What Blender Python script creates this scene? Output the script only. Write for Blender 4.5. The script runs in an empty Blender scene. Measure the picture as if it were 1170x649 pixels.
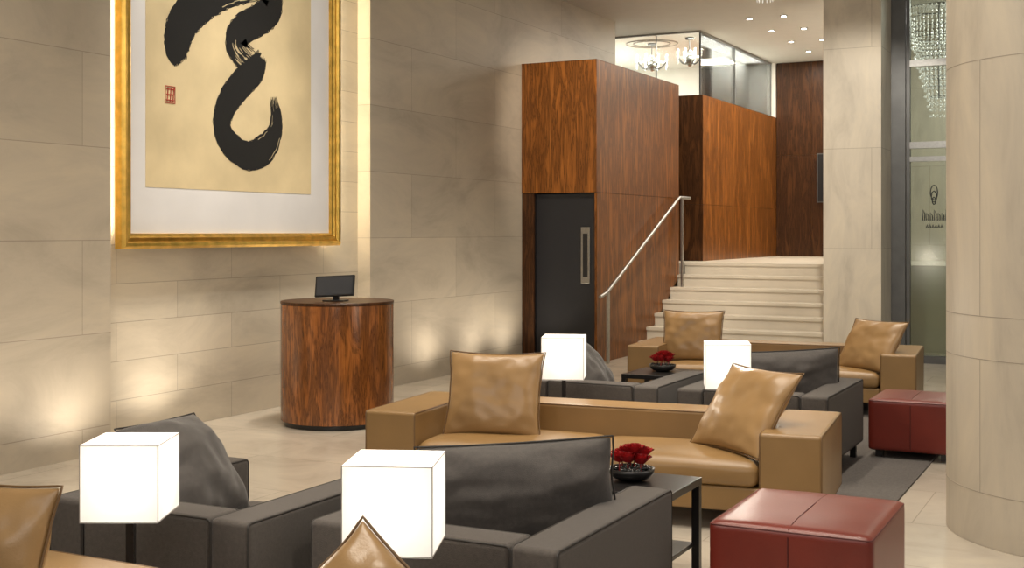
import bpy, bmesh, math, random
from mathutils import Vector, Matrix, noise
random.seed(7)
scene = bpy.context.scene
COL = scene.collection
R = math.radians

# ------------------------------------------------------------------ materials
def new_mat(name):
    m = bpy.data.materials.new(name); m.use_nodes = True
    nt = m.node_tree
    return m, nt, nt.nodes['Principled BSDF']

def N(nt, t, **kw):
    n = nt.nodes.new(t)
    for k, v in kw.items():
        setattr(n, k, v)
    return n

def ramp(nt, stops):
    r = N(nt, 'ShaderNodeValToRGB')
    el = r.color_ramp.elements
    while len(el) < len(stops): el.new(0.5)
    for e, (p, c) in zip(el, stops):
        e.position = p; e.color = (c[0], c[1], c[2], 1)
    return r

def simple(name, col, rough=0.5, metal=0.0, bump=0.0, bscale=200, var=0.0, vscale=6, coat=0.0, sheen=0.0):
    m, nt, b = new_mat(name)
    b.inputs['Roughness'].default_value = rough
    b.inputs['Metallic'].default_value = metal
    if coat:
        b.inputs['Coat Weight'].default_value = coat
        b.inputs['Coat Roughness'].default_value = 0.15
    if sheen:
        b.inputs['Sheen Weight'].default_value = sheen
    tc = N(nt, 'ShaderNodeTexCoord')
    n = N(nt, 'ShaderNodeTexNoise'); n.inputs['Scale'].default_value = vscale; n.inputs['Detail'].default_value = 5
    nt.links.new(tc.outputs['Object'], n.inputs['Vector'])
    lo = [max(0, c * (1 - var)) for c in col]; hi = [min(1, c * (1 + var)) for c in col]
    r = ramp(nt, [(0.3, lo), (0.7, hi)])
    nt.links.new(n.outputs['Fac'], r.inputs['Fac'])
    nt.links.new(r.outputs['Color'], b.inputs['Base Color'])
    if bump:
        n2 = N(nt, 'ShaderNodeTexNoise'); n2.inputs['Scale'].default_value = bscale; n2.inputs['Detail'].default_value = 3
        nt.links.new(tc.outputs['Object'], n2.inputs['Vector'])
        bp = N(nt, 'ShaderNodeBump'); bp.inputs['Strength'].default_value = bump; bp.inputs['Distance'].default_value = 0.005
        nt.links.new(n2.outputs['Fac'], bp.inputs['Height'])
        nt.links.new(bp.outputs['Normal'], b.inputs['Normal'])
    return m

def emit(name, col, s):
    m, nt, b = new_mat(name)
    b.inputs['Base Color'].default_value = (*col, 1)
    b.inputs['Emission Color'].default_value = (*col, 1)
    b.inputs['Emission Strength'].default_value = s
    return m

def stone(name, axes, bw, rh, c1, c2, joint, off=(0, 0), rough=0.5, mortar=0.004, stagger=0.5, vein=(1, 1, 1), coat=0):
    """slab-clad stone; axes = which world axes are (along, up)"""
    m, nt, b = new_mat(name)
    tc = N(nt, 'ShaderNodeTexCoord')
    sp = N(nt, 'ShaderNodeSeparateXYZ'); nt.links.new(tc.outputs['Object'], sp.inputs[0])
    cb = N(nt, 'ShaderNodeCombineXYZ')
    a0 = N(nt, 'ShaderNodeMath', operation='ADD'); a0.inputs[1].default_value = off[0]
    a1 = N(nt, 'ShaderNodeMath', operation='ADD'); a1.inputs[1].default_value = off[1]
    nt.links.new(sp.outputs[axes[0]], a0.inputs[0]); nt.links.new(sp.outputs[axes[1]], a1.inputs[0])
    nt.links.new(a0.outputs[0], cb.inputs[0]); nt.links.new(a1.outputs[0], cb.inputs[1])
    br = N(nt, 'ShaderNodeTexBrick'); br.offset = stagger
    br.inputs['Scale'].default_value = 1.0
    br.inputs['Brick Width'].default_value = bw; br.inputs['Row Height'].default_value = rh
    br.inputs['Mortar Size'].default_value = mortar; br.inputs['Mortar Smooth'].default_value = 0.1
    br.inputs['Color1'].default_value = (*c1, 1); br.inputs['Color2'].default_value = (*c2, 1)
    br.inputs['Mortar'].default_value = (*joint, 1)
    nt.links.new(cb.outputs[0], br.inputs['Vector'])
    mp = N(nt, 'ShaderNodeMapping'); mp.inputs['Scale'].default_value = vein
    nt.links.new(tc.outputs['Object'], mp.inputs['Vector'])
    n = N(nt, 'ShaderNodeTexNoise'); n.inputs['Scale'].default_value = 1.6; n.inputs['Detail'].default_value = 9
    n.inputs['Roughness'].default_value = 0.66; n.inputs['Distortion'].default_value = 0.8
    nt.links.new(mp.outputs[0], n.inputs['Vector'])
    r = ramp(nt, [(0.3, (0.76, 0.75, 0.74)), (0.5, (0.95, 0.945, 0.94)), (0.75, (1.12, 1.10, 1.05))])
    nt.links.new(n.outputs['Fac'], r.inputs['Fac'])
    mx = N(nt, 'ShaderNodeMixRGB', blend_type='MULTIPLY'); mx.inputs['Fac'].default_value = 1
    nt.links.new(br.outputs['Color'], mx.inputs['Color1']); nt.links.new(r.outputs['Color'], mx.inputs['Color2'])
    nt.links.new(mx.outputs['Color'], b.inputs['Base Color'])
    b.inputs['Roughness'].default_value = rough
    bp = N(nt, 'ShaderNodeBump'); bp.inputs['Strength'].default_value = 0.2; bp.inputs['Distance'].default_value = 0.002
    inv = N(nt, 'ShaderNodeMath', operation='SUBTRACT'); inv.inputs[0].default_value = 1
    nt.links.new(br.outputs['Fac'], inv.inputs[1]); nt.links.new(inv.outputs[0], bp.inputs['Height'])
    nt.links.new(bp.outputs['Normal'], b.inputs['Normal'])
    return m

def wood(name, dark, light, scale=(5, 5, 0.55), rough=0.32, spec=0.25):
    m, nt, b = new_mat(name)
    tc = N(nt, 'ShaderNodeTexCoord')
    mp = N(nt, 'ShaderNodeMapping'); mp.inputs['Scale'].default_value = scale
    nt.links.new(tc.outputs['Object'], mp.inputs['Vector'])
    n = N(nt, 'ShaderNodeTexNoise'); n.inputs['Scale'].default_value = 2.2; n.inputs['Detail'].default_value = 8
    n.inputs['Distortion'].default_value = 1.4; n.inputs['Roughness'].default_value = 0.6
    nt.links.new(mp.outputs[0], n.inputs['Vector'])
    mp2 = N(nt, 'ShaderNodeMapping'); mp2.inputs['Scale'].default_value = (scale[0] * 14, scale[1] * 14, scale[2] * 2.5)
    nt.links.new(tc.outputs['Object'], mp2.inputs['Vector'])
    n2 = N(nt, 'ShaderNodeTexNoise'); n2.inputs['Scale'].default_value = 1.5; n2.inputs['Detail'].default_value = 4
    nt.links.new(mp2.outputs[0], n2.inputs['Vector'])
    ad = N(nt, 'ShaderNodeMath', operation='MULTIPLY_ADD'); ad.inputs[1].default_value = 0.45
    nt.links.new(n2.outputs['Fac'], ad.inputs[0]); nt.links.new(n.outputs['Fac'], ad.inputs[2])
    mid = [(a * 0.45 + c * 0.55) for a, c in zip(dark, light)]
    r = ramp(nt, [(0.50, dark), (0.62, mid), (0.70, [x * 0.42 for x in mid]), (0.75, mid), (0.90, light)])
    nt.links.new(ad.outputs[0], r.inputs['Fac'])
    nt.links.new(r.outputs['Color'], b.inputs['Base Color'])
    b.inputs['Roughness'].default_value = rough
    b.inputs['Specular IOR Level'].default_value = spec
    return m

M = {}
lime = ((0.53, 0.46, 0.36), (0.46, 0.40, 0.315))
jc = (0.33, 0.28, 0.222)
M['stone_left'] = stone('limestone_cladding', (1, 2), 1.9, 0.67, *lime, jc, off=(0.3, -0.2 + 0.67), vein=(1, 0.5, 1.3), mortar=0.003)
M['stone_recess'] = stone('limestone_small_coursing', (1, 2), 1.35, 0.30, (0.60, 0.525, 0.41), (0.545, 0.48, 0.375), (0.37, 0.32, 0.25), off=(0.4, 0.0), vein=(1, 0.5, 1.3), mortar=0.003)
M['stone_pillar'] = stone('limestone_pillar', (0, 2), 5, 1.2, (0.61, 0.55, 0.45), (0.58, 0.52, 0.425), (0.38, 0.33, 0.26), off=(10.3, -0.2 + 1.2), vein=(2, 2, 0.6), mortar=0.003)
M['stone_col'] = stone('limestone_column', (0, 2), 50, 50, (0.58, 0.52, 0.425), (0.57, 0.51, 0.415), (0.5, 0.45, 0.37), off=(25, 25), vein=(2, 2, 0.5), rough=0.55)
M['floor'] = stone('limestone_floor', (0, 1), 1.8, 0.9, (0.53, 0.475, 0.395), (0.50, 0.45, 0.375), (0.36, 0.315, 0.26), off=(20, 0.2), rough=0.22, mortar=0.003)
M['stair'] = simple('pale_stone_steps', (0.62, 0.56, 0.46), 0.45, var=0.06, vscale=3)
M['wood'] = wood('rosewood_veneer', (0.060, 0.018, 0.004), (0.32, 0.112, 0.021))
M['wood2'] = wood('rosewood_podium', (0.040, 0.012, 0.003), (0.40, 0.135, 0.028), scale=(6, 6, 0.9), rough=0.2, spec=0.6)
M['wood_dark'] = wood('dark_rosewood', (0.023, 0.009, 0.004), (0.095, 0.037, 0.012))
M['black'] = simple('black_lacquer', (0.012, 0.011, 0.011), 0.3, var=0.1)
M['door'] = simple('charcoal_door_paint', (0.009, 0.009, 0.012), 0.55, var=0.05)
M['steel'] = simple('brushed_steel', (0.36, 0.355, 0.34), 0.32, 1.0, var=0.1, vscale=40)
M['darksteel'] = simple('dark_bronze_frame', (0.13, 0.13, 0.127), 0.4, 0.5, var=0.1)
M['gold'] = simple('gilt_frame', (0.80, 0.50, 0.11), 0.30, 1.0, bump=0.15, bscale=60, var=0.2, vscale=12)
M['paper'] = simple('aged_silk_paper', (0.66, 0.535, 0.315), 0.8, var=0.12, vscale=2.2)
M['mat'] = simple('white_mount_board', (0.74, 0.725, 0.715), 0.75, var=0.06, vscale=1.5)
M['ink'] = simple('ink_black', (0.006, 0.006, 0.006), 0.6)
M['seal'] = simple('seal_red', (0.35, 0.04, 0.02), 0.7)
M['tan'] = simple('tan_leather', (0.265, 0.157, 0.060), 0.38, bump=0.12, bscale=160, var=0.10, vscale=3)
M['tan_pillow'] = simple('tan_leather_pillow', (0.33, 0.20, 0.085), 0.34, bump=0.12, bscale=140, var=0.12, vscale=4)
M['tan_pipe'] = simple('tan_piping', (0.15, 0.082, 0.030), 0.5)
M['grey'] = simple('charcoal_upholstery', (0.058, 0.048, 0.041), 0.75, bump=0.5, bscale=420, var=0.18, vscale=80, sheen=0.12)
M['grey_pillow'] = simple('charcoal_velvet_pillow', (0.042, 0.035, 0.031), 0.62, bump=0.4, bscale=380, var=0.2, vscale=50, sheen=0.25)
M['grey_pipe'] = simple('charcoal_piping', (0.020, 0.017, 0.015), 0.6)
M['red'] = simple('oxblood_leather', (0.155, 0.020, 0.012), 0.34, bump=0.12, bscale=160, var=0.12, vscale=4)
M['red_pipe'] = simple('oxblood_seam', (0.085, 0.010, 0.007), 0.5)
M['rug'] = simple('grey_wool_rug', (0.115, 0.104, 0.096), 0.95, bump=0.8, bscale=300, var=0.2, vscale=60)
M['shade_edge'] = simple('shade_wire_edge', (0.30, 0.28, 0.25), 0.5)
M['ceil'] = simple('white_plaster_ceiling', (0.66, 0.64, 0.59), 0.85, var=0.02)
M['white'] = simple('white_plaster', (0.82, 0.80, 0.75), 0.8, var=0.02)
M['dl'] = emit('downlight_glow', (1.0, 0.93, 0.8), 14)
M['led'] = emit('warm_led_strip', (1.0, 0.80, 0.45), 10)
M['rose'] = simple('red_rose_petal', (0.32, 0.008, 0.010), 0.5, var=0.25, vscale=30)
M['pebble'] = simple('black_pebbles', (0.02, 0.02, 0.02), 0.25)
M['screen'] = simple('black_plastic', (0.010, 0.010, 0.011), 0.35)
M['logo'] = simple('etched_lettering', (0.02, 0.02, 0.02), 0.5)

# lamp shade: translucent fabric lit by a real bulb inside
m = bpy.data.materials.new('lamp_shade_fabric'); m.use_nodes = True; nt = m.node_tree
nt.nodes.remove(nt.nodes['Principled BSDF'])
tl = N(nt, 'ShaderNodeBsdfTranslucent'); tl.inputs[0].default_value = (0.95, 0.93, 0.9, 1)
df = N(nt, 'ShaderNodeBsdfDiffuse'); df.inputs[0].default_value = (0.8, 0.78, 0.74, 1)
em = N(nt, 'ShaderNodeEmission'); em.inputs[0].default_value = (1, 0.97, 0.93, 1); em.inputs[1].default_value = 0.16
mx = N(nt, 'ShaderNodeMixShader'); mx.inputs[0].default_value = 0.4
ads = N(nt, 'ShaderNodeAddShader')
nt.links.new(tl.outputs[0], mx.inputs[1]); nt.links.new(df.outputs[0], mx.inputs[2])
nt.links.new(mx.outputs[0], ads.inputs[0]); nt.links.new(em.outputs[0], ads.inputs[1])
nt.links.new(ads.outputs[0], nt.nodes['Material Output'].inputs[0])
M['shade'] = m

def glass(name, tint, alpha, rough=0.02):
    m = bpy.data.materials.new(name); m.use_nodes = True; nt = m.node_tree
    nt.nodes.remove(nt.nodes['Principled BSDF'])
    out = nt.nodes['Material Output']
    tr = N(nt, 'ShaderNodeBsdfTransparent'); tr.inputs[0].default_value = (*tint, 1)
    gl = N(nt, 'ShaderNodeBsdfGlossy'); gl.inputs['Roughness'].default_value = rough
    fr = N(nt, 'ShaderNodeFresnel'); fr.inputs['IOR'].default_value = 1.5
    ad = N(nt, 'ShaderNodeMath', operation='MULTIPLY_ADD'); ad.inputs[1].default_value = 0.9; ad.inputs[2].default_value = alpha
    nt.links.new(fr.outputs[0], ad.inputs[0])
    mx = N(nt, 'ShaderNodeMixShader')
    nt.links.new(ad.outputs[0], mx.inputs[0]); nt.links.new(tr.outputs[0], mx.inputs[1]); nt.links.new(gl.outputs[0], mx.inputs[2])
    nt.links.new(mx.outputs[0], out.inputs[0])
    return m
M['glass'] = glass('clear_glass', (0.93, 0.96, 0.94), 0.02)
M['glass_dark'] = glass('entrance_glass', (0.72, 0.76, 0.71), 0.04, 0.12)
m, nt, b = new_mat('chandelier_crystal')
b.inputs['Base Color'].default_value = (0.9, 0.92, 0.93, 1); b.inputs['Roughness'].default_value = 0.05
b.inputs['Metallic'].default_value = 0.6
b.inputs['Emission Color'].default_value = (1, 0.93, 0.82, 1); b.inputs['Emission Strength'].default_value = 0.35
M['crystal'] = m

# ------------------------------------------------------------------ helpers
def empty(name, loc=(0, 0, 0), yaw=0):
    o = bpy.data.objects.new(name, None); o.location = loc; o.rotation_euler = (0, 0, R(yaw))
    o.empty_display_size = 0.1
    COL.objects.link(o); return o

def finish(name, me, mats, parent=None, smooth=False):
    if not isinstance(mats, (list, tuple)): mats = [mats]
    for mm in mats: me.materials.append(mm)
    if smooth:
        for p in me.polygons: p.use_smooth = True
    o = bpy.data.objects.new(name, me); COL.objects.link(o)
    if parent: o.parent = parent
    return o

def box(name, x0, x1, y0, y1, z0, z1, mat, parent=None, bev=0.0, seg=3):
    bm = bmesh.new()
    bmesh.ops.create_cube(bm, size=1)
    for v in bm.verts:
        v.co = ((x0 + x1) / 2 + v.co.x * (x1 - x0), (y0 + y1) / 2 + v.co.y * (y1 - y0), (z0 + z1) / 2 + v.co.z * (z1 - z0))
    if bev:
        bmesh.ops.bevel(bm, geom=bm.edges[:], offset=bev, segments=seg, affect='EDGES', profile=0.5)
    me = bpy.data.meshes.new(name); bm.to_mesh(me); bm.free()
    o = finish(name, me, mat, parent, smooth=bool(bev))
    if bev:
        wn = o.modifiers.new('wn', 'WEIGHTED_NORMAL'); wn.keep_sharp = False
    return o

def cushion_box(name, x0, x1, y0, y1, z0, z1, mat, parent=None, puff=0.025, seed=0, rmax=0.05, wob=0.006):
    """soft upholstered block: subdivided, rounded and slightly crowned with wrinkles"""
    bm = bmesh.new(); bmesh.ops.create_cube(bm, size=2)
    bmesh.ops.subdivide_edges(bm, edges=bm.edges[:], cuts=15, use_grid_fill=True)
    hx, hy, hz = (x1 - x0) / 2, (y1 - y0) / 2, (z1 - z0) / 2
    rr = min(hz * 0.75, rmax)
    def warp(t, h):
        return math.copysign(abs(t) ** 0.6, t)
    for v in bm.verts:
        u = Vector((warp(v.co.x, hx), warp(v.co.y, hy), warp(v.co.z, hz)))
        p = Vector((u.x * hx, u.y * hy, u.z * hz))
        q = Vector((max(-hx + rr, min(hx - rr, p.x)), max(-hy + rr, min(hy - rr, p.y)), max(-hz + rr, min(hz - rr, p.z))))
        dlt = p - q
        if dlt.length > 1e-6: p = q + dlt.normalized() * rr
        cr = (1 - u.x ** 4) * (1 - u.y ** 4)
        if u.z > 0: p.z += puff * cr * u.z
        w = noise.noise(Vector((p.x * 5 + seed, p.y * 5, p.z * 5 + seed * 3)))
        p.z += wob * w * (1 if u.z > 0 else 0)
        v.co = (p.x + (x0 + x1) / 2, p.y + (y0 + y1) / 2, p.z + (z0 + z1) / 2)
    me = bpy.data.meshes.new(name); bm.to_mesh(me); bm.free()
    return finish(name, me, mat, parent, smooth=True)

def tube(name, pts, r, mat, parent=None, cyclic=False, res=3):
    cu = bpy.data.curves.new(name, 'CURVE'); cu.dimensions = '3D'; cu.bevel_depth = r; cu.bevel_resolution = res
    s = cu.splines.new('POLY'); s.points.add(len(pts) - 1)
    for p, c in zip(s.points, pts): p.co = (*c, 1)
    s.use_cyclic_u = cyclic
    cu.use_fill_caps = True
    cu.materials.append(mat)
    o = bpy.data.objects.new(name, cu); COL.objects.link(o)
    if parent: o.parent = parent
    return o

def multi_tube(name, loops, r, mat, parent=None, cyclic=True):
    cu = bpy.data.curves.new(name, 'CURVE'); cu.dimensions = '3D'; cu.bevel_depth = r; cu.bevel_resolution = 1
    for pts in loops:
        s = cu.splines.new('POLY'); s.points.add(len(pts) - 1)
        for p, c in zip(s.points, pts): p.co = (*c, 1)
        s.use_cyclic_u = cyclic
    cu.materials.append(mat)
    o = bpy.data.objects.new(name, cu); COL.objects.link(o)
    if parent: o.parent = parent
    return o

def cyl(name, cx, cy, z0, z1, r, mat, parent=None, seg=96, bev=0.0, r2=None):
    bm = bmesh.new()
    bmesh.ops.create_cone(bm, cap_ends=True, segments=seg, radius1=r, radius2=r if r2 is None else r2, depth=z1 - z0)
    for v in bm.verts: v.co += Vector((cx, cy, (z0 + z1) / 2))
    if bev:
        es = [e for e in bm.edges if abs(e.verts[0].co.z - e.verts[1].co.z) < 1e-5]
        bmesh.ops.bevel(bm, geom=es, offset=bev, segments=1, affect='EDGES')
    bm.normal_update()
    for f in bm.faces: f.smooth = abs(f.normal.z) < 0.3
    for e in bm.edges:
        if len(e.link_faces) == 2 and e.calc_face_angle(0) > 0.35: e.smooth = False
    me = bpy.data.meshes.new(name); bm.to_mesh(me); bm.free()
    return finish(name, me, mat, parent)

def rect_loop(axis, c, a0, a1, b0, b1, r=0.02):
    """rounded-corner rectangle loop in plane axis=c"""
    pts = []
    for (ca, cb, st) in ((a1 - r, b1 - r, 0), (a0 + r, b1 - r, 90), (a0 + r, b0 + r, 180), (a1 - r, b0 + r, 270)):
        for k in range(4):
            t = R(st + k * 30)
            a, bb = ca + r * math.cos(t), cb + r * math.sin(t)
            pts.append((c, a, bb) if axis == 'x' else ((a, c, bb) if axis == 'y' else (a, bb, c)))
    return pts

# ------------------------------------------------------------------ upholstery
def sofa(name, loc, yaw, W, D, H, arm, mat, pipe, n_seat, zb=0.11, seat_top=0.37, backd=None):
    g = empty(name, loc, yaw)
    backd = backd or arm
    h = W / 2
    box('arm_left', -h, -h + arm, 0, D, zb, H, mat, g, bev=0.022)
    box('arm_right', h - arm, h, 0, D, zb, H, mat, g, bev=0.022)
    box('back', -h + arm + 0.001, h - arm - 0.001, D - backd, D, zb, H, mat, g, bev=0.022)
    box('seat_base', -h + arm + 0.001, h - arm - 0.001, 0.02, D - backd, zb, seat_top - 0.13, mat, g, bev=0.012)
    w = (W - 2 * arm) / n_seat
    for i in range(n_seat):
        cushion_box('seat_cushion_%d' % (i + 1), -h + arm + i * w + 0.004, -h + arm + (i + 1) * w - 0.004, 0.0, D - backd - 0.004,
                    seat_top - 0.13, seat_top, mat, g, seed=i + W)
    loops = []
    e = 0.006
    for x in (-h + e, -h + arm - e, h - arm + e, h - e):
        loops.append(rect_loop('x', x, e, D - e, zb + e, H - e, 0.018))
    loops.append(rect_loop('y', D - e, -h + arm, h - arm, zb + e, H - e, 0.018))
    loops.append(rect_loop('y', D - backd + e, -h + arm, h - arm, zb + e, H - e, 0.018))
    multi_tube('piping', loops, 0.0045, pipe, g)
    for i, (x, y) in enumerate(((-h + 0.06, 0.06), (h - 0.06, 0.06), (-h + 0.06, D - 0.06), (h - 0.06, D - 0.06))):
        box('foot_%d' % (i + 1), x - 0.02, x + 0.02, y - 0.02, y + 0.02, 0, zb + 0.005, M['black'], g)
    return g

def pillow(name, loc, rot, w, hgt, t, mat, pipe, seed=0, pinch=0.07, wr=0.014):
    """throw pillow: local X width, Z height (origin = bottom edge middle), Y thickness
       rot = (lean, roll, yaw), applied roll -> lean -> yaw"""
    n = 28
    bm = bmesh.new(); rows = {}
    def pos(u, v, side):
        ou = u * (1 - pinch * (1 - v * v) * abs(u) ** 3)
        ov = v * (1 - pinch * (1 - u * u) * abs(v) ** 3)
        prof = max(0, (1 - abs(u) ** 2.6)) ** 0.55 * max(0, (1 - abs(v) ** 2.6)) ** 0.55
        th = t / 2 * prof
        ww = noise.noise(Vector((u * 1.8 + seed * 7.3, v * 1.8 + side * 3, seed))) + 0.6 * noise.noise(Vector((u * 4 + seed, v * 4, side * 5.0)))
        cr = math.exp(-((abs(u) - abs(v)) * 6) ** 2) * 0.5 * max(0, (u * u + v * v - 0.5))
        th += wr * ww * min(1, prof * 2) - 0.02 * cr * prof
        sag = 0.02 * noise.noise(Vector((u * 2 + seed, v * 2 + 9, 0)))
        return Vector((ou * w / 2 + sag * 0.4 * (1 - prof), side * th, hgt / 2 + ov * hgt / 2))
    for side in (1, -1):
        for i in range(n + 1):
            for j in range(n + 1):
                u, v = -1 + 2 * i / n, -1 + 2 * j / n
                edge = i in (0, n) or j in (0, n)
                if edge and (i, j, 1) in rows and side == -1:
                    rows[(i, j, -1)] = rows[(i, j, 1)]; continue
                p = pos(u, v, side)
                if edge: p.y = 0
                rows[(i, j, side)] = bm.verts.new(p)
        for i in range(n):
            for j in range(n):
                q = [rows[(i, j, side)], rows[(i + 1, j, side)], rows[(i + 1, j + 1, side)], rows[(i, j + 1, side)]]
                if side == 1: q.reverse()
                try: bm.faces.new(q)
                except Exception: pass
    g = empty(name, loc); g.rotation_mode = 'YXZ'; g.rotation_euler = [R(a) for a in rot]
    border = [rows[(i, 0, 1)].co.copy() for i in range(n)] + [rows[(n, j, 1)].co.copy() for j in range(n)] + \
             [rows[(n - i, n, 1)].co.copy() for i in range(n)] + [rows[(0, n - j, 1)].co.copy() for j in range(n)]
    me = bpy.data.meshes.new(name + '_cover'); bm.to_mesh(me); bm.free()
    o = finish('cover', me, mat, g, smooth=True)
    sb = o.modifiers.new('ss', 'SUBSURF'); sb.levels = 1; sb.render_levels = 1
    tube('piped_edge', border, 0.004, pipe, g, cyclic=True, res=2)
    return g

def ottoman(name, cx, cy, w, d, h, yaw=0, z=0):
    g = empty(name, (cx, cy, z), yaw)
    z0 = 0.05
    cushion_box('body', -w / 2, w / 2, -d / 2, d / 2, z0, h - 0.012, M['red'], g, puff=0.014, seed=cx, rmax=0.022, wob=0.003)
    e = -0.004
    loops = [rect_loop('z', h - 0.022, -w / 2 - e, w / 2 + e, -d / 2 - e, d / 2 + e, 0.02)]
    multi_tube('seam', loops, 0.0035, M['red_pipe'], g)
    multi_tube('top_seam', [[(0.0, -d / 2 + 0.012, h - 0.014)] + [(0.0, -d / 2 + d * k / 10, h - 0.0125 + 0.014 * (1 - (abs(k - 5) / 5) ** 4)) for k in range(1, 10)] + [(0.0, d / 2 - 0.012, h - 0.014)],
                            [(0.0, -d / 2 - 0.001, h - 0.04), (0.0, -d / 2 - 0.001, z0 + 0.02)]], 0.003, M['red_pipe'], g, cyclic=False)
    for i, (x, y) in enumerate(((-1, -1), (1, -1), (-1, 1), (1, 1))):
        box('foot_%d' % (i + 1), x * (w / 2 - 0.07) - 0.025, x * (w / 2 - 0.07) + 0.025, y * (d / 2 - 0.07) - 0.025, y * (d / 2 - 0.07) + 0.025, 0, z0 + 0.005, M['black'], g)
    return g

def cube_lamp(name, cx, cy, yaw, a=0.27, z0=0.61, z=0):
    g = empty(name, (cx, cy, z), yaw)
    z1 = z0 + a; h = a / 2
    box('base_plate', -0.11, 0.11, -0.10, 0.10, 0, 0.015, M['black'], g, bev=0.003)
    box('post', -0.014, 0.014, -0.014, 0.014, 0.014, z0 + 0.01, M['black'], g)
    box('shade', -h, h, -h, h, z0, z1, M['shade'], g)
    c = h + 0.0005
    loops = [rect_loop('z', z0 + 0.003, -c, c, -c, c, 0.003), rect_loop('z', z1 - 0.002, -c, c, -c, c, 0.003)]
    multi_tube('shade_wires', loops, 0.0017, M['shade_edge'], g)
    multi_tube('shade_uprights', [[(x, y, z0), (x, y, z1)] for x in (-c, c) for y in (-c, c)], 0.0017, M['shade_edge'], g, cyclic=False)
    l = bpy.data.lights.new('bulb', 'POINT'); l.energy = 0.95; l.color = (1, 0.95, 0.88); l.shadow_soft_size = 0.03
    o = bpy.data.objects.new('bulb', l); o.location = (0, 0, z0 + a / 2); COL.objects.link(o); o.parent = g
    l = bpy.data.lights.new('shade_fill_light', 'POINT'); l.energy = 12; l.color = (1, 0.90, 0.76); l.shadow_soft_size = 0.05  # unseen point light added above the shade to spread its glow
    o = bpy.data.objects.new('shade_fill_light', l); o.location = (0, 0, z1 + 0.22); COL.objects.link(o); o.parent = g
    return g

def side_table(name, cx, cy, w, d, h, yaw=0, z=0):
    g = empty(name, (cx, cy, z), yaw)
    box('table_top', -w / 2, w / 2, -d / 2, d / 2, h - 0.035, h, M['black'], g, bev=0.004)
    box('shelf', -w / 2 + 0.03, w / 2 - 0.03, -d / 2 + 0.03, d / 2 - 0.03, 0.14, 0.16, M['black'], g, bev=0.003)
    for i, (x, y) in enumerate(((-1, -1), (1, -1), (-1, 1), (1, 1))):
        X, Y = x * (w / 2 - 0.02), y * (d / 2 - 0.02)
        box('leg_%d' % (i + 1), X - 0.018, X + 0.018, Y - 0.018, Y + 0.018, 0, h - 0.034, M['black'], g)
    return g

def rose_bowl(name, cx, cy, z, s=1.0, seed=1):
    rnd = random.Random(seed)
    g = empty(name, (cx, cy, z))
    prof = [(0.0, 0.0), (0.05, 0.0), (0.085, 0.012), (0.105, 0.035), (0.108, 0.055), (0.100, 0.055), (0.096, 0.037), (0.078, 0.018), (0.0, 0.012)]
    bm = bmesh.new(); ns = 48; rings = []
    for r, zz in prof:
        rings.append([bm.verts.new((r * s * math.cos(2 * math.pi * k / ns), r * s * math.sin(2 * math.pi * k / ns), zz * s)) for k in range(ns)])
    for a, b2 in zip(rings, rings[1:]):
        for k in range(ns):
            bm.faces.new((a[k], a[(k + 1) % ns], b2[(k + 1) % ns], b2[k]))
    bmesh.ops.remove_doubles(bm, verts=bm.verts[:], dist=1e-5)
    me = bpy.data.meshes.new('bowl'); bm.to_mesh(me); bm.free()
    finish('bowl', me, M['black'], g, smooth=True)
    bm = bmesh.new()
    for k in range(60):
        a = rnd.random() * 6.28; rr = 0.082 * s * math.sqrt(rnd.random())
        mt = Matrix.Translation((rr * math.cos(a), rr * math.sin(a), (0.035 + 0.022 * rnd.random()) * s)) @ Matrix.Rotation(rnd.random() * 3, 4, 'Z') @ Matrix.Diagonal((1.3, 0.9, 0.7, 1))
        bmesh.ops.create_icosphere(bm, subdivisions=2, radius=0.014 * s, matrix=mt)
    me = bpy.data.meshes.new('pebbles'); bm.to_mesh(me); bm.free()
    finish('pebbles', me, M['pebble'], g, smooth=True)
    bm = bmesh.new()
    heads = [(-0.05, -0.02, 0.095), (0.0, -0.04, 0.10), (0.05, -0.01, 0.092), (-0.015, 0.03, 0.125), (0.04, 0.045, 0.115), (-0.06, 0.04, 0.10), (0.015, 0.0, 0.135)]
    for hx, hy, hz in heads:
        c = Vector((hx * s, hy * s, hz * s)); rr = 0.036 * s
        bmesh.ops.create_icosphere(bm, subdivisions=2, radius=rr * 0.45, matrix=Matrix.Translation(c))
        for ring, (rad, tilt, cnt) in enumerate(((0.45, 8, 4), (0.75, 22, 5), (1.0, 42, 6))):
            for k in range(cnt):
                a = 2 * math.pi * (k / cnt) + ring * 0.7 + rnd.random() * 0.3
                mt = Matrix.Translation(c) @ Matrix.Rotation(a, 4, 'Z') @ Matrix.Translation((rr * rad * 0.55, 0, -rr * 0.35)) @ Matrix.Rotation(R(tilt), 4, 'Y')
                gv = []
                for i in range(5):
                    row = []
                    for j in range(5):
                        u = -1 + i / 2; v = j / 4
                        wd = rr * 0.75 * rad ** 0.4 * math.sqrt(max(0.08, math.sin(math.pi * min(0.93, 0.18 + v * 0.8))))
                        x = -0.35 * rr * u * u + 0.10 * rr * v * v * (2 if v > 0.8 else 1)
                        row.append(bm.verts.new(mt @ Vector((x, u * wd, v * rr * 1.25))))
                    gv.append(row)
                for i in range(4):
                    for j in range(4):
                        bm.faces.new((gv[i][j], gv[i + 1][j], gv[i + 1][j + 1], gv[i][j + 1]))
        bmesh.ops.create_cone(bm, cap_ends=True, segments=6, radius1=0.003, radius2=0.003, depth=0.08 * s, matrix=Matrix.Translation(c - Vector((0, 0, 0.05 * s))))
    me = bpy.data.meshes.new('roses'); bm.to_mesh(me); bm.free()
    finish('roses', me, M['rose'], g, smooth=True)
    return g

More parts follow.
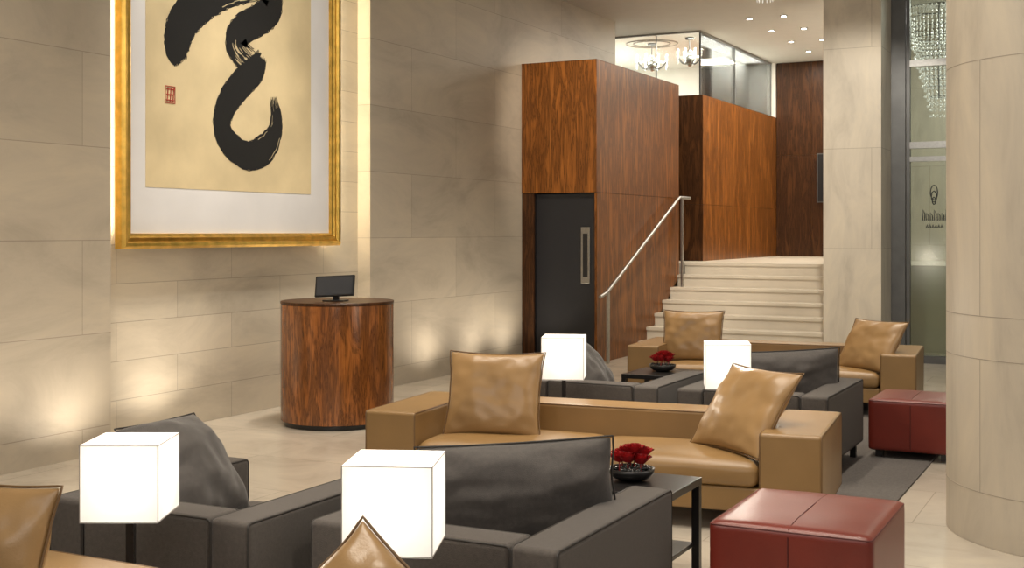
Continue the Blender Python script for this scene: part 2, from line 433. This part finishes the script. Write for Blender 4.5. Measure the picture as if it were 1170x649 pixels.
def chandelier(name, loc, rad, hgt, ceil_z, tiers=4, seed=3):
    rnd = random.Random(seed)
    g = empty(name, loc)
    bm = bmesh.new()
    for t in range(tiers):
        f = t / max(1, tiers - 1)
        rr = rad * (1 - 0.72 * f); zz = -hgt * f
        cnt = max(10, int(46 * rr / rad))
        for k in range(cnt):
            a = 2 * math.pi * k / cnt
            for q in range(4):
                mt = Matrix.Translation((rr * math.cos(a), rr * math.sin(a), zz - q * hgt * 0.07)) @ Matrix.Rotation(rnd.random() * 3, 4, 'Z') @ Matrix.Diagonal((1, 1, 1.5, 1))
                bmesh.ops.create_icosphere(bm, subdivisions=1, radius=rad * 0.028, matrix=mt)
    for k in range(16):
        a = 2 * math.pi * k / 16
        for q in range(14):
            f = q / 13
            rr = rad * (0.12 + 0.88 * (1 - f) ** 1.6); zz = min(hgt * 0.6, ceil_z - loc[2] - 0.03) * f
            bmesh.ops.create_icosphere(bm, subdivisions=1, radius=rad * 0.02, matrix=Matrix.Translation((rr * math.cos(a), rr * math.sin(a), zz)))
    me = bpy.data.meshes.new('crystals'); bm.to_mesh(me); bm.free()
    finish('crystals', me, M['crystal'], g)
    for t in range(tiers):
        f = t / max(1, tiers - 1); rr = rad * (1 - 0.72 * f)
        tube('ring_%d' % (t + 1), [(rr * math.cos(a * 0.2618), rr * math.sin(a * 0.2618), -hgt * f + 0.01) for a in range(24)], rad * 0.014, M['darksteel'], g, cyclic=True)
    tube('rod', [(0, 0, -hgt), (0, 0, ceil_z - loc[2])], 0.010, M['darksteel'], g)
    cyl('canopy', 0, 0, ceil_z - loc[2] - 0.04, ceil_z - loc[2], 0.09, M['steel'], g, seg=32)
    return g

def branch_chandelier(name, loc, rad, drop, arms=8, seed=1):
    """armed chandelier: rod, central baluster, curved arms with candle tubes and crystal drops; loc = ceiling point"""
    g = empty(name, loc)
    rnd = random.Random(seed)
    tube('rod', [(0, 0, 0), (0, 0, -drop)], 0.009, M['darksteel'], g)
    cyl('canopy', 0, 0, -0.03, 0, 0.07, M['darksteel'], g, seg=24)
    bm = bmesh.new()
    for z, r in ((-drop * 0.55, 0.04), (-drop * 0.7, 0.06), (-drop * 0.85, 0.075), (-drop, 0.045)):
        bmesh.ops.create_uvsphere(bm, u_segments=16, v_segments=10, radius=r, matrix=Matrix.Translation((0, 0, z)))
    me = bpy.data.meshes.new('baluster'); bm.to_mesh(me); bm.free(); finish('baluster', me, M['steel'], g, smooth=True)
    loops = []; bm = bmesh.new(); bc = bmesh.new()
    for k in range(arms):
        a = 2 * math.pi * k / arms; pts = []
        for q in range(11):
            f = q / 10
            pts.append((rad * f * math.cos(a), rad * f * math.sin(a), -drop * 0.85 - 0.10 * math.sin(math.pi * f) * (1 - 0.3 * f) + 0.05 * f))
        loops.append(pts); e = pts[-1]
        bmesh.ops.create_cone(bc, cap_ends=True, segments=10, radius1=0.010, radius2=0.010, depth=0.08, matrix=Matrix.Translation((e[0], e[1], e[2] + 0.045)))
        bmesh.ops.create_uvsphere(bc, u_segments=8, v_segments=6, radius=0.016, matrix=Matrix.Translation((e[0], e[1], e[2] + 0.10)))
        for q in range(3):
            bmesh.ops.create_icosphere(bm, subdivisions=1, radius=0.014, matrix=Matrix.Translation((e[0], e[1], e[2] - 0.03 - q * 0.035)))
        for q in range(9):
            f = q / 8; zt = -drop * 0.45
            bmesh.ops.create_icosphere(bm, subdivisions=1, radius=0.010, matrix=Matrix.Translation((e[0] * f, e[1] * f, zt + (e[2] - zt) * f - 0.05 * math.sin(math.pi * f))))
    multi_tube('arms', loops, 0.008, M['darksteel'], g, cyclic=False)
    me = bpy.data.meshes.new('crystals'); bm.to_mesh(me); bm.free(); finish('crystals', me, M['crystal'], g)
    me = bpy.data.meshes.new('candle_tubes'); bc.to_mesh(me); bc.free(); finish('candle_tubes', me, M['dl'], g)
    return g

# ------------------------------------------------------------------ room shell
XW, XR, XL = -6.85, -7.0, -6.65
box('floor', -9, 6, -3, 15.1, -0.1, 0, M['floor'])
TOP = 6.2
box('wall_left_near', -7.6, XL, -1.5, 6.62, 0, TOP, M['stone_left'])
box('wall_left_recess', -7.6, XR, 6.62, 10.31, 0, TOP, M['stone_recess'])
box('wall_left_far', -7.6, XW, 10.31, 16.8, 0, TOP, M['stone_left'])
ZC = 4.7; ZL = 1.155
box('landing_floor', -9, 0.5, 16.96, 22.5, -0.1, ZL, M['stair'])
box('wall_back', -10, 0.5, 22.3, 22.5, ZL, ZC, M['wood_dark'])
box('wall_right_landing', -3.42, -3.2, 15.92, 22.3, 0, ZC, M['white'])
box('ceiling_landing', -10, 4, 13.0, 22.5, ZC, ZC + 0.2, M['ceil'])
box('ceiling', -7.6, 6, -3, 13.0, TOP, TOP + 0.2, M['ceil'])
box('wall_bulkhead', -7.6, 6, 12.9, 13.0, ZC + 0.2, TOP, M['ceil'])

# ------------------------------------------------------------------ stairs
g = empty('staircase')
nr = 7; rise = ZL / nr; run = 0.31
bm = bmesh.new()
x0, x1 = -5.83, -3.43
prof = [(15.101, 0.0)]
for i in range(nr):
    y = 15.101 + i * run
    prof += [(y, (i + 1) * rise - 0.04), (y - 0.022, (i + 1) * rise - 0.04), (y - 0.022, (i + 1) * rise)]
    if i < nr - 1: prof += [(15.101 + (i + 1) * run, (i + 1) * rise)]
prof += [(16.959, ZL), (16.959, 0.0)]
va = [bm.verts.new((x0, y, z)) for y, z in prof]; vb = [bm.verts.new((x1, y, z)) for y, z in prof]
for i in range(len(prof)):
    j = (i + 1) % len(prof)
    bm.faces.new((va[i], va[j], vb[j], vb[i]))
bm.faces.new(va[::-1]); bm.faces.new(vb)
bmesh.ops.recalc_face_normals(bm, faces=bm.faces[:])
me = bpy.data.meshes.new('treads'); bm.to_mesh(me); bm.free()
finish('treads', me, M['stair'], g)

# handrail
g = empty('stair_handrail')
xr = -5.72
def step_z(y): return max(0, min(ZL, (math.floor((y - 15.1 + 0.018) / run) + 1) * rise)) if y > 15.08 else 0
rail = [(xr, 13.55, 0.82), (xr, 13.75, 0.86), (xr, 16.35, 2.06), (xr, 16.42, 2.085), (xr, 16.85, 2.085)]
tube('rail', rail, 0.022, M['steel'], g)
for i, (y, zt) in enumerate(((13.8, 0.87), (16.52, 2.08))):
    box('post_%d' % (i + 1), xr - 0.012, xr + 0.012, y - 0.028, y + 0.028, step_z(y) + 0.001, zt, M['steel'], g)

# ------------------------------------------------------------------ wood volumes
def panel_grid(parent, prefix, axis, c, cuts_a, cuts_b, mat, t=0.02, gap=0.002):
    k = 0
    for a0, a1 in zip(cuts_a, cuts_a[1:]):
        for b0, b1 in zip(cuts_b, cuts_b[1:]):
            k += 1
            if axis == 'y': box('%s_%d' % (prefix, k), a0 + gap, a1 - gap, c - t, c, b0 + gap, b1 - gap, mat, parent)
            else: box('%s_%d' % (prefix, k), c, c + t, a0 + gap, a1 - gap, b0 + gap, b1 - gap, mat, parent)

ZB = 3.7
g = empty('wood_clad_service_box')
box('core_left', -6.84, -6.68, 13.74, 16.69, 0, ZB - 0.01, M['black'], g)
box('core_back', -6.68, -5.86, 13.95, 16.69, 0, ZB - 0.01, M['black'], g)
box('core_top', -6.68, -5.86, 13.74, 13.95, 2.09, ZB - 0.01, M['black'], g)
panel_grid(g, 'front_panel', 'y', 13.74, [-6.845, -5.83], [2.08, ZB], M['wood'], t=0.04)
panel_grid(g, 'jamb_panel', 'y', 13.74, [-6.845, -6.68], [0, 2.08], M['wood_dark'], t=0.03)
panel_grid(g, 'side_panel', 'x', -5.86, [13.71, 16.7], [0.0, 2.08, ZB], M['wood'], t=0.03)
box('cap', -6.85, -5.83, 13.70, 16.7, ZB - 0.006, ZB, M['wood'], g)
g = empty('door_1')
box('door_leaf', -6.675, -5.865, 13.76, 13.80, 0.01, 2.07, M['door'], g, bev=0.003)
box('pull_plate', -6.06, -5.94, 13.745, 13.761, 0.97, 1.66, M['steel'], g, bev=0.004)
box('pull_slot', -6.03, -5.97, 13.739, 13.746, 1.05, 1.58, M['screen'], g)
box('threshold', -6.67, -5.87, 13.75, 13.93, 0, 0.008, M['steel'], g)

g = empty('wood_clad_lift_core')
box('core', -7.6, -5.93, 18.03, 22.28, ZL, ZB - 0.01, M['black'], g)
panel_grid(g, 'front_panel', 'y', 18.03, [-7.6, -6.7, -5.9], [ZL, 2.02, ZB], M['wood_dark'], t=0.03)
panel_grid(g, 'side_panel', 'x', -5.93, [18.0, 20.1, 22.28], [ZL, 2.02, ZB], M['wood'], t=0.03)
box('cap', -7.6, -5.9, 18.0, 22.19, ZB - 0.006, ZB, M['wood'], g)
g = empty('wood_wall_panelling')
panel_grid(g, 'panel', 'y', 22.295, [-5.89, -5.25, -4.6, -3.43], [ZL, 3.0, ZC - 0.01], M['wood_dark'], t=0.03)
g = empty('wall_screen')
box('screen_body', -5.12, -4.55, 22.20, 22.262, 2.15, 3.0, M['screen'], g, bev=0.005)
box('screen_bezel', -5.14, -4.53, 22.215, 22.225, 2.13, 3.02, M['darksteel'], g)

# ------------------------------------------------------------------ glazed gallery above
g = empty('window_1')
box('glass_front', -9.0, -5.97, 18.10, 18.115, ZB, ZC, M['glass'], g)
box('glass_side', -5.985, -5.97, 18.115, 22.19, ZB, ZC, M['glass'], g)
for i, y in enumerate((18.1, 19.9, 22.17)):
    box('mullion_%d' % (i + 1), -5.992, -5.965, y, y + 0.02, ZB, ZC, M['darksteel'], g)
for i, x in enumerate((-7.45, -6.7)):
    box('front_mullion_%d' % (i + 1), x, x + 0.015, 18.095, 18.12, ZB, ZC, M['darksteel'], g)
box('head_rail', -9, -5.96, 18.09, 18.12, ZC - 0.03, ZC, M['steel'], g)
box('side_head_rail', -5.99, -5.96, 18.12, 22.19, ZC - 0.03, ZC, M['steel'], g)
box('floor_gallery', -10, -7.6, 17.9, 22.19, ZB - 0.15, ZB, M['white'])
box('wall_gallery_back', -10, -5.9, 22.19, 22.29, ZB, ZC, M['white'])
box('wall_gallery_left', -10, -9.85, 16.8, 22.19, ZB - 1, ZC, M['white'])
g = empty('gallery_partition')
box('partition_panel', -6.45, -6.37, 19.9, 22.18, ZB, ZC - 0.001, M['white'], g)
box('partition_post', -6.47, -6.35, 19.86, 19.9, ZB, ZC - 0.001, M['steel'], g)
g = empty('ceiling_rose')
for k, rr in enumerate((0.30, 0.42)):
    tube('ring_%d' % (k + 1), [(-7.1 + rr * math.cos(a * 0.1963), 19.0 + rr * math.sin(a * 0.1963), ZC - 0.006) for a in range(32)], 0.010, M['shade_edge'], g, cyclic=True)
branch_chandelier('crystal_chandelier', (-7.1, 19.0, ZC), 0.26, 0.42, 8)
branch_chandelier('crystal_chandelier', (-6.35, 18.7, ZC), 0.20, 0.42, 8, seed=4)

for (x, y) in [(-5.0, 18.6), (-5.0, 19.8), (-5.0, 21.0), (-4.5, 18.6), (-4.5, 19.8), (-4.5, 21.0), (-5.0, 17.4), (-4.5, 17.4)]:
    gg = empty('ceiling_downlight', (x, y, ZC))
    cyl('trim', 0, 0, -0.012, 0, 0.055, M['steel'], gg, seg=32)
    cyl('lens', 0, 0, -0.016, -0.010, 0.036, M['dl'], gg, seg=32)
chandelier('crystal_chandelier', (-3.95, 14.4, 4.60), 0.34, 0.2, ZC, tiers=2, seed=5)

# ------------------------------------------------------------------ pillar + entrance glazing
box('pillar_stone', -3.37, -2.69, 14.9, 15.9, 0, ZC, M['stone_pillar'])
box('floor_vestibule', -2.9, 6, 15.91, 20, -0.1, 0, M['floor'])
box('floor_threshold', -2.69, 6, 15.1, 15.91, -0.1, 0, M['floor'])
g = empty('window_2')
YG = 15.6
box('jamb', -2.688, -2.52, YG - 0.05, YG + 0.08, 0, ZC, M['darksteel'], g)
box('jamb_inner', -2.51, -2.47, YG - 0.03, YG + 0.06, 0, ZC, M['darksteel'], g)
box('pane', -2.47, 3.0, YG, YG + 0.012, 0, ZC, M['glass_dark'], g)
for i, (a, bb) in enumerate(((3.62, 3.70), (2.62, 2.70), (2.46, 2.52), (0.0, 0.09))):
    box('transom_%d' % (i + 1), -2.47, 3.0, YG - 0.04, YG + 0.05, a, bb, M['steel'] if i in (0, 2, 1) else M['darksteel'], g)
box('mullion_right', -1.0, -0.95, YG - 0.04, YG + 0.05, 0, ZC, M['darksteel'], g)
g = empty('etched_emblem')
cx, yy = -2.19, YG - 0.004
loops = []
for k in range(3):
    rr = 0.055 - k * 0.014
    loops.append([(cx + rr * 0.75 * math.cos(t * 0.3142), yy, 2.03 + 0.05 * (1 - k) + rr * 1.6 * math.sin(t * 0.3142)) for t in range(20)])
multi_tube('emblem_mark', loops, 0.007, M['logo'], g)
lt = []
for k in range(7):
    xx = cx - 0.13 + k * 0.044; hh = 0.09 if k % 3 else 0.13
    lt.append([(xx, yy, 1.74), (xx, yy, 1.74 + hh), (xx + 0.025, yy, 1.74 + hh * 0.6), (xx + 0.022, yy, 1.74)])
for k in range(6):
    xx = cx - 0.09 + k * 0.034
    lt.append([(xx, yy, 1.65), (xx + 0.01, yy, 1.69), (xx + 0.022, yy, 1.65)])
multi_tube('lettering', lt, 0.007, M['logo'], g, cyclic=False)
box('wall_vestibule_back', -3.1, 6, 19.5, 19.7, 0, ZC, M['stone_pillar'])
chandelier('crystal_chandelier', (-2.38, 17.4, 4.62), 0.42, 1.2, ZC, tiers=10, seed=9)

# round stone column
g = empty('column_stone', (-0.19, 7.20, 0))
joints = [0, 0.27, 0.95, 1.17, 2.48, 3.78, TOP]
for i, (a, bb) in enumerate(zip(joints, joints[1:])):
    cyl('drum_%d' % (i + 1), 0, 0, a, bb, 0.75, M['stone_col'], g, seg=160, bev=0.002)
vj = []
for i, (a, bb) in enumerate(zip(joints, joints[1:])):
    for k in range(4):
        t = R(k * 90 + (226 if i % 2 else 262))
        vj.append([(0.7493 * math.cos(t), 0.7493 * math.sin(t), a + 0.003), (0.7493 * math.cos(t), 0.7493 * math.sin(t), bb - 0.003)])
multi_tube('vertical_joints', vj, 0.002, simple('joint_grout', (0.36, 0.31, 0.25), 0.8), g, cyclic=False)
multi_tube('bed_joints', [[(0.7495 * math.cos(a * 0.0654), 0.7495 * math.sin(a * 0.0654), z) for a in range(96)] for z in joints[1:-1]], 0.002, bpy.data.materials['joint_grout'], g)

# ------------------------------------------------------------------ framed calligraphy
g = empty('framed_calligraphy')
Y0, Y1, Z0, Z1 = 6.90, 9.75, 1.47, 5.45
XF = -6.87
prof = [(0.0, -0.02), (0.0, 0.045), (0.02, 0.07), (0.045, 0.065), (0.06, 0.045), (0.085, 0.05), (0.10, 0.035), (0.115, 0.03), (0.12, 0.0)]
bm = bmesh.new(); rings = []
for off, dep in prof:
    rings.append([bm.verts.new((XF + dep, y, z)) for y, z in ((Y0 + off, Z0 + off), (Y1 - off, Z0 + off), (Y1 - off, Z1 - off), (Y0 + off, Z1 - off))])
for a, bb in zip(rings, rings[1:]):
    for k in range(4):
        bm.faces.new((a[k], a[(k + 1) % 4], bb[(k + 1) % 4], bb[k]))
bmesh.ops.recalc_face_normals(bm, faces=bm.faces[:])
me = bpy.data.meshes.new('gilt_moulding'); bm.to_mesh(me); bm.free()
finish('gilt_moulding', me, M['gold'], g)
box('mount_board', XF - 0.018, XF, Y0 + 0.05, Y1 - 0.05, Z0 + 0.05, Z1 - 0.05, M['mat'], g)
box('silk_paper', XF, XF + 0.003, 7.20, 9.34, 1.95, 5.0, M['paper'], g)
def art(px, py):
    t = (px - 168) / 189.0
    y = 7.20 + 2.14 * (t - 0.18 * t * (1 - t))
    s = 1400 / (3.11 + 0.891 * y)
    return Vector((y, 1.6 + (265 - py) / s))
def catmull(pts, n=14):
    out = []
    P = [pts[0]] + pts + [pts[-1]]
    for i in range(1, len(P) - 2):
        for k in range(n):
            t = k / n
            out.append(tuple(0.5 * ((2 * b) + (-a + c) * t + (2 * a - 5 * b + 4 * c - d) * t * t + (-a + 3 * b - 3 * c + d) * t ** 3)
                             for a, b, c, d in zip(P[i - 1], P[i], P[i + 1], P[i + 2])))
    out.append(tuple(pts[-1])); return out
strokes = [
    [(209, 72, 10), (205, 60, 18), (205, 42, 21), (213, 22, 22), (230, 6, 21), (252, -6, 19), (275, -12, 17), (300, -14, 14)],
    [(298, -14, 12), (312, -4, 17), (311, 11, 19), (296, 23, 19), (279, 33, 19), (271, 48, 19), (278, 62, 18), (292, 74, 17)],
    [(301, 62, 9), (293, 79, 17), (275, 98, 18), (261, 118, 17), (255, 142, 15), (263, 163, 16), (284, 178, 17), (304, 170, 19), (315, 152, 14), (317, 134, 11), (315, 120, 8), (314, 110, 5)],
]
rnd = random.Random(4)
bm = bmesh.new(); NB = 34
for si, st in enumerate(strokes):
    c = catmull([tuple(map(float, p)) for p in st])
    cen = [art(p[0], p[1]) for p in c]; hw = [p[2] / 135.0 for p in c]
    L = len(c)
    for b2 in range(NB):
        f0 = -1 + 2 * b2 / NB; f1 = f0 + 2 / NB * 1.06
        start = int(rnd.random() * 5); end = L - int(rnd.random() * rnd.random() * 22) - 1
        gaps = []
        if rnd.random() < 0.22 and 2 < b2 < NB - 3:
            g0 = int(L * (0.62 + 0.32 * rnd.random())); gaps.append((g0, g0 + int(rnd.random() * 14)))
        if si == 1 and rnd.random() < 0.45 and b2 < NB * 0.6:
            g0 = int(L * (0.72 + 0.12 * rnd.random())); gaps.append((g0, g0 + int(4 + rnd.random() * 10)))
        prev = None
        for i in range(start, end):
            a = cen[max(0, i - 1)]; d = cen[min(L - 1, i + 1)]
            tg = (d - a)
            if tg.length < 1e-6: continue
            tg.normalize(); nm = Vector((-tg.y, tg.x))
            w = hw[i] * (1 + 0.07 * noise.noise(Vector((i * 0.25, si * 5, 0))))
            jit = 0.09 * noise.noise(Vector((i * 0.5, b2 * 2.0, si))) if b2 in (0, NB - 1) else 0
            p0 = cen[i] + nm * w * (f0 + jit); p1 = cen[i] + nm * w * (f1 + jit)
            x = XF + 0.0045 + 0.0002 * si
            cur = (bm.verts.new((x, p0.x, p0.y)), bm.verts.new((x, p1.x, p1.y)))
            if prev and not any(q0 <= i <= q1 for q0, q1 in gaps): bm.faces.new((prev[0], prev[1], cur[1], cur[0]))
            prev = cur
me = bpy.data.meshes.new('brush_strokes'); bm.to_mesh(me); bm.free()
finish('brush_strokes', me, M['ink'], g)
p = art(196, 108); sz = 0.055
loops = [[(XF + 0.005, p.x - sz, p.y - sz * 1.2), (XF + 0.005, p.x + sz, p.y - sz * 1.2), (XF + 0.005, p.x + sz, p.y + sz * 1.2), (XF + 0.005, p.x - sz, p.y + sz * 1.2)]]
for k in (-0.5, 0.0, 0.5):
    loops.append([(XF + 0.005, p.x - sz * 0.8, p.y + k * sz * 1.6), (XF + 0.005, p.x + sz * 0.8, p.y + k * sz * 1.6)])
    loops.append([(XF + 0.005, p.x + k * sz * 1.2, p.y - sz), (XF + 0.005, p.x + k * sz * 1.2 + 0.01, p.y + sz)])
multi_tube('red_seal', loops, 0.005, M['seal'], g)
box('hanging_batten_top', XR, XF - 0.018, 7.3, 9.3, 5.0, 5.06, M['black'], g)
for nm_, y in (('led_strip', 9.60), ('led_strip', 7.08)):
    box(nm_, XR + 0.001, XR + 0.02, y - 0.01, y + 0.01, 1.65, 5.35, M['led'])

# ------------------------------------------------------------------ podium + monitor
g = empty('reception_podium', (-5.975, 8.50, 0))
cyl('plinth', 0, 0, 0, 0.04, 0.445, M['black'], g)
cyl('drum_body', 0, 0, 0.04, 1.0, 0.47, M['wood2'], g, bev=0.002)
cyl('counter_top', 0, 0, 1.0, 1.025, 0.472, M['wood_dark'], g, bev=0.004)
g = empty('point_of_sale_monitor', (-5.92, 8.38, 1.025), 16)
box('stand_base', -0.09, 0.09, -0.05, 0.10, 0, 0.012, M['screen'], g, bev=0.004)
box('stand_neck', -0.025, 0.025, 0.03, 0.05, 0.01, 0.13, M['screen'], g)
o = box('display', -0.17, 0.17, -0.012, 0.012, -0.09, 0.09, M['screen'], g, bev=0.006)
o.location = (0, 0.01, 0.125); o.rotation_euler = (R(-20), R(-3), 0)
o = box('display_panel', -0.155, 0.155, -0.0135, -0.0115, -0.077, 0.077, simple('screen_glass', (0.045, 0.047, 0.052), 0.1), g)
o.location = (0, 0.01, 0.125); o.rotation_euler = (R(-20), R(-3), 0)

# ------------------------------------------------------------------ furniture
RZ = 0.0125
box('area_rug', -4.9, -1.26, 7.45, 12.3, 0, 0.012, M['rug'], bev=0.004)
HS = 0.54
sofa('tan_leather_sofa', (-2.77, 6.24, 0), 6, 2.66, 0.95, HS, 0.33, M['tan'], M['tan_pipe'], 2, backd=0.28)
sofa('tan_leather_sofa', (-2.93, 10.70, RZ), 5, 2.55, 1.0, HS, 0.30, M['tan'], M['tan_pipe'], 2)
sofa('tan_leather_sofa', (-2.75, 2.0, 0), 0, 2.62, 0.95, HS, 0.30, M['tan'], M['tan_pipe'], 2)
for (cx, yb, z) in ((-3.35, 3.5, 0), (-2.19, 3.65, 0), (-3.35, 7.74, RZ), (-2.22, 7.74, RZ)):
    D = 1.02 if cx < -3 else 1.12
    sofa('charcoal_armchair', (cx, yb + D, z), 180, 1.0, D, 0.55, 0.18, M['grey'], M['grey_pipe'], 1, seat_top=0.36)

TP = lambda loc, rot, w=0.56, h=0.5, t=0.17, seed=0: pillow('tan_throw_pillow', loc, rot, w, h, t, M['tan_pillow'], M['tan_pipe'], seed)
TP((-3.44, 6.47, 0.37), (-20, 0, 14), w=0.60, h=0.53, seed=1)
TP((-2.04, 6.56, 0.385), (-36, 0, -34), w=0.60, h=0.55, seed=2)
TP((-3.70, 10.95, 0.385), (-18, 0, 10), w=0.58, seed=3)
TP((-2.16, 10.95, 0.385), (-34, 0, -30), w=0.60, h=0.52, seed=4)
TP((-3.05, 2.42, 0.38), (-16, 0, 5), seed=5)
TP((-1.79, 2.34, 0.42), (-32, 38, 18), w=0.48, h=0.48, seed=6)

GP = lambda loc, rot, w, h, seed: pillow('charcoal_throw_pillow', loc, rot, w, h, 0.26, M['grey_pillow'], M['grey_pipe'], seed, pinch=0.03, wr=0.02)
GP((-2.17, 4.34, 0.355), (8, -4, 24), 0.78, 0.43, 11)
GP((-3.47, 4.04, 0.38), (-38, 0, 92), 0.50, 0.51, 12)
GP((-2.15, 8.45, 0.38), (8, -3, 24), 0.72, 0.41, 13)
GP((-3.44, 8.24, 0.39), (-38, 0, 92), 0.50, 0.50, 14)

ottoman('red_leather_ottoman', -1.20, 5.07, 0.64, 0.74, 0.46)
ottoman('red_leather_ottoman', -1.40, 9.16, 0.58, 0.62, 0.42, z=RZ)

side_table('black_side_table', -2.05, 5.24, 0.50, 0.48, 0.46)
side_table('black_side_table', -3.3, 9.35, 0.7, 0.55, 0.46, z=RZ)
rose_bowl('rose_bowl', -2.07, 5.27, 0.461, 1.0, 1)
rose_bowl('rose_bowl', -3.42, 9.40, 0.473, 1.0, 2)

cube_lamp('cube_shade_lamp', -3.14, 3.22, 27, a=0.265, z0=0.61)
cube_lamp('cube_shade_lamp', -2.06, 3.24, 22, a=0.275, z0=0.62)
cube_lamp('cube_shade_lamp', -3.42, 7.48, 20, z=RZ, a=0.28)
cube_lamp('cube_shade_lamp', -2.30, 7.50, 20, z=RZ, a=0.28)

# ------------------------------------------------------------------ lights
def spot(loc, tgt, e, size=60, col=(1, 0.88, 0.73), rad=0.08, blend=0.6):
    l = bpy.data.lights.new('spot', 'SPOT'); l.energy = e; l.spot_size = R(size); l.color = col; l.shadow_soft_size = rad; l.spot_blend = blend
    o = bpy.data.objects.new('spot_light', l); o.location = loc
    d = Vector(tgt) - Vector(loc); o.rotation_euler = d.to_track_quat('-Z', 'Y').to_euler(); COL.objects.link(o); return o
def area(loc, tgt, e, sx, sy, col=(1, 0.92, 0.82)):
    l = bpy.data.lights.new('area', 'AREA'); l.shape = 'RECTANGLE'; l.size = sx; l.size_y = sy; l.energy = e; l.color = col
    o = bpy.data.objects.new('area_light', l); o.location = loc
    d = Vector(tgt) - Vector(loc); o.rotation_euler = d.to_track_quat('-Z', 'Y').to_euler(); COL.objects.link(o); return o

for (y, x) in ((5.2, -6.25), (6.2, -6.25), (7.4, -6.55), (9.9, -6.55), (11.4, -6.4), (12.4, -6.4), (13.2, -6.4)):
    gg = empty('floor_uplight', (x, y, 0))
    cyl('bezel', 0, 0, 0, 0.006, 0.05, M['steel'], gg, seg=32)
    spot((x, y, 0.05), (x - 0.30, y, 1.1), 30, 140, rad=0.06, blend=1.0, col=(1, 0.90, 0.76))
for (x, y) in ((-3, 3.4), (-1.6, 3.6), (-3.2, 6.0), (-1.6, 6.0), (-3.2, 8.8), (-1.6, 8.8), (-3.0, 11.5), (-5.2, 5.2), (-5.2, 9.0), (-4.8, 12.0), (-1.8, 11.6), (-5.0, 7.0)):
    spot((x, y, 6.1), (x, y, 0), 400, 64, rad=0.12, blend=0.9)
area((-1, -2.5, 4.5), (-3.5, 7, 0.5), 160, 6, 3, (1, 0.94, 0.86))
area((4, 6, 4.5), (-3.5, 8, 1), 115, 5, 3, (1, 0.94, 0.86))
# back-lighting of the picture, then front spots added to brighten art and wall
led = (1, 0.86, 0.60)
area((-6.90, 9.66, 3.5), (-7.0, 9.80, 3.5), 46, 0.06, 3.8, led)
area((-6.93, 6.99, 3.5), (-7.0, 6.80, 3.5), 16, 0.06, 3.8, led)
spot((-4.6, 7.2, 6.0), (-6.8, 8.3, 3.0), 420, 62, col=(1, 0.95, 0.87), rad=0.1, blend=0.9)
spot((-4.9, 8.3, 6.0), (-6.95, 8.3, 0.9), 460, 44, col=(1, 0.92, 0.80), rad=0.1, blend=1.0)
# landing
for y in (17.6, 19.3, 21.2):
    area((-4.7, y, ZC - 0.05), (-4.7, y, 0), 50, 1.6, 0.8, (1, 0.90, 0.76))
area((-7.8, 19.8, ZC - 0.02), (-7.8, 19.8, 0), 130, 1.6, 2.6, (1, 0.97, 0.92))
area((-6.18, 20.2, ZC - 0.02), (-6.18, 20.2, 0), 110, 0.34, 3.4, (1, 0.97, 0.92))
spot((-4.6, 13.6, 4.6), (-4.7, 16.1, 0.4), 170, 80)
spot((-4.2, 11.4, 4.85), (-6.2, 15, 2.4), 480, 55, rad=0.12)
spot((-4.4, 16.2, 4.6), (-5.9, 20.0, 2.6), 170, 60)
area((-1.2, 17.6, ZC - 0.05), (-1.2, 17.6, 0), 130, 2, 2, (1, 0.97, 0.92))
spot((-2.4, 11.2, 4.85), (-3.0, 14.9, 2.2), 560, 50, col=(1, 0.93, 0.82))
spot((-1.8, 4.6, 6.0), (-0.6, 7.0, 1.5), 360, 60, col=(1, 0.93, 0.82))

w = bpy.data.worlds.new('World'); scene.world = w; w.use_nodes = True
w.node_tree.nodes['Background'].inputs[0].default_value = (1.0, 0.94, 0.86, 1)
w.node_tree.nodes['Background'].inputs[1].default_value = 0.24

# ------------------------------------------------------------------ camera
cam = bpy.data.cameras.new('camera'); co = bpy.data.objects.new('camera', cam); COL.objects.link(co)
cam.sensor_width = 36; cam.lens = 1400 / 1170 * 36
cam.shift_y = -(324.5 - 265) / 1170
co.location = (0, 0, 1.6); co.rotation_euler = (R(90), 0, R(27))
scene.camera = co
scene.view_settings.view_transform = 'Standard'
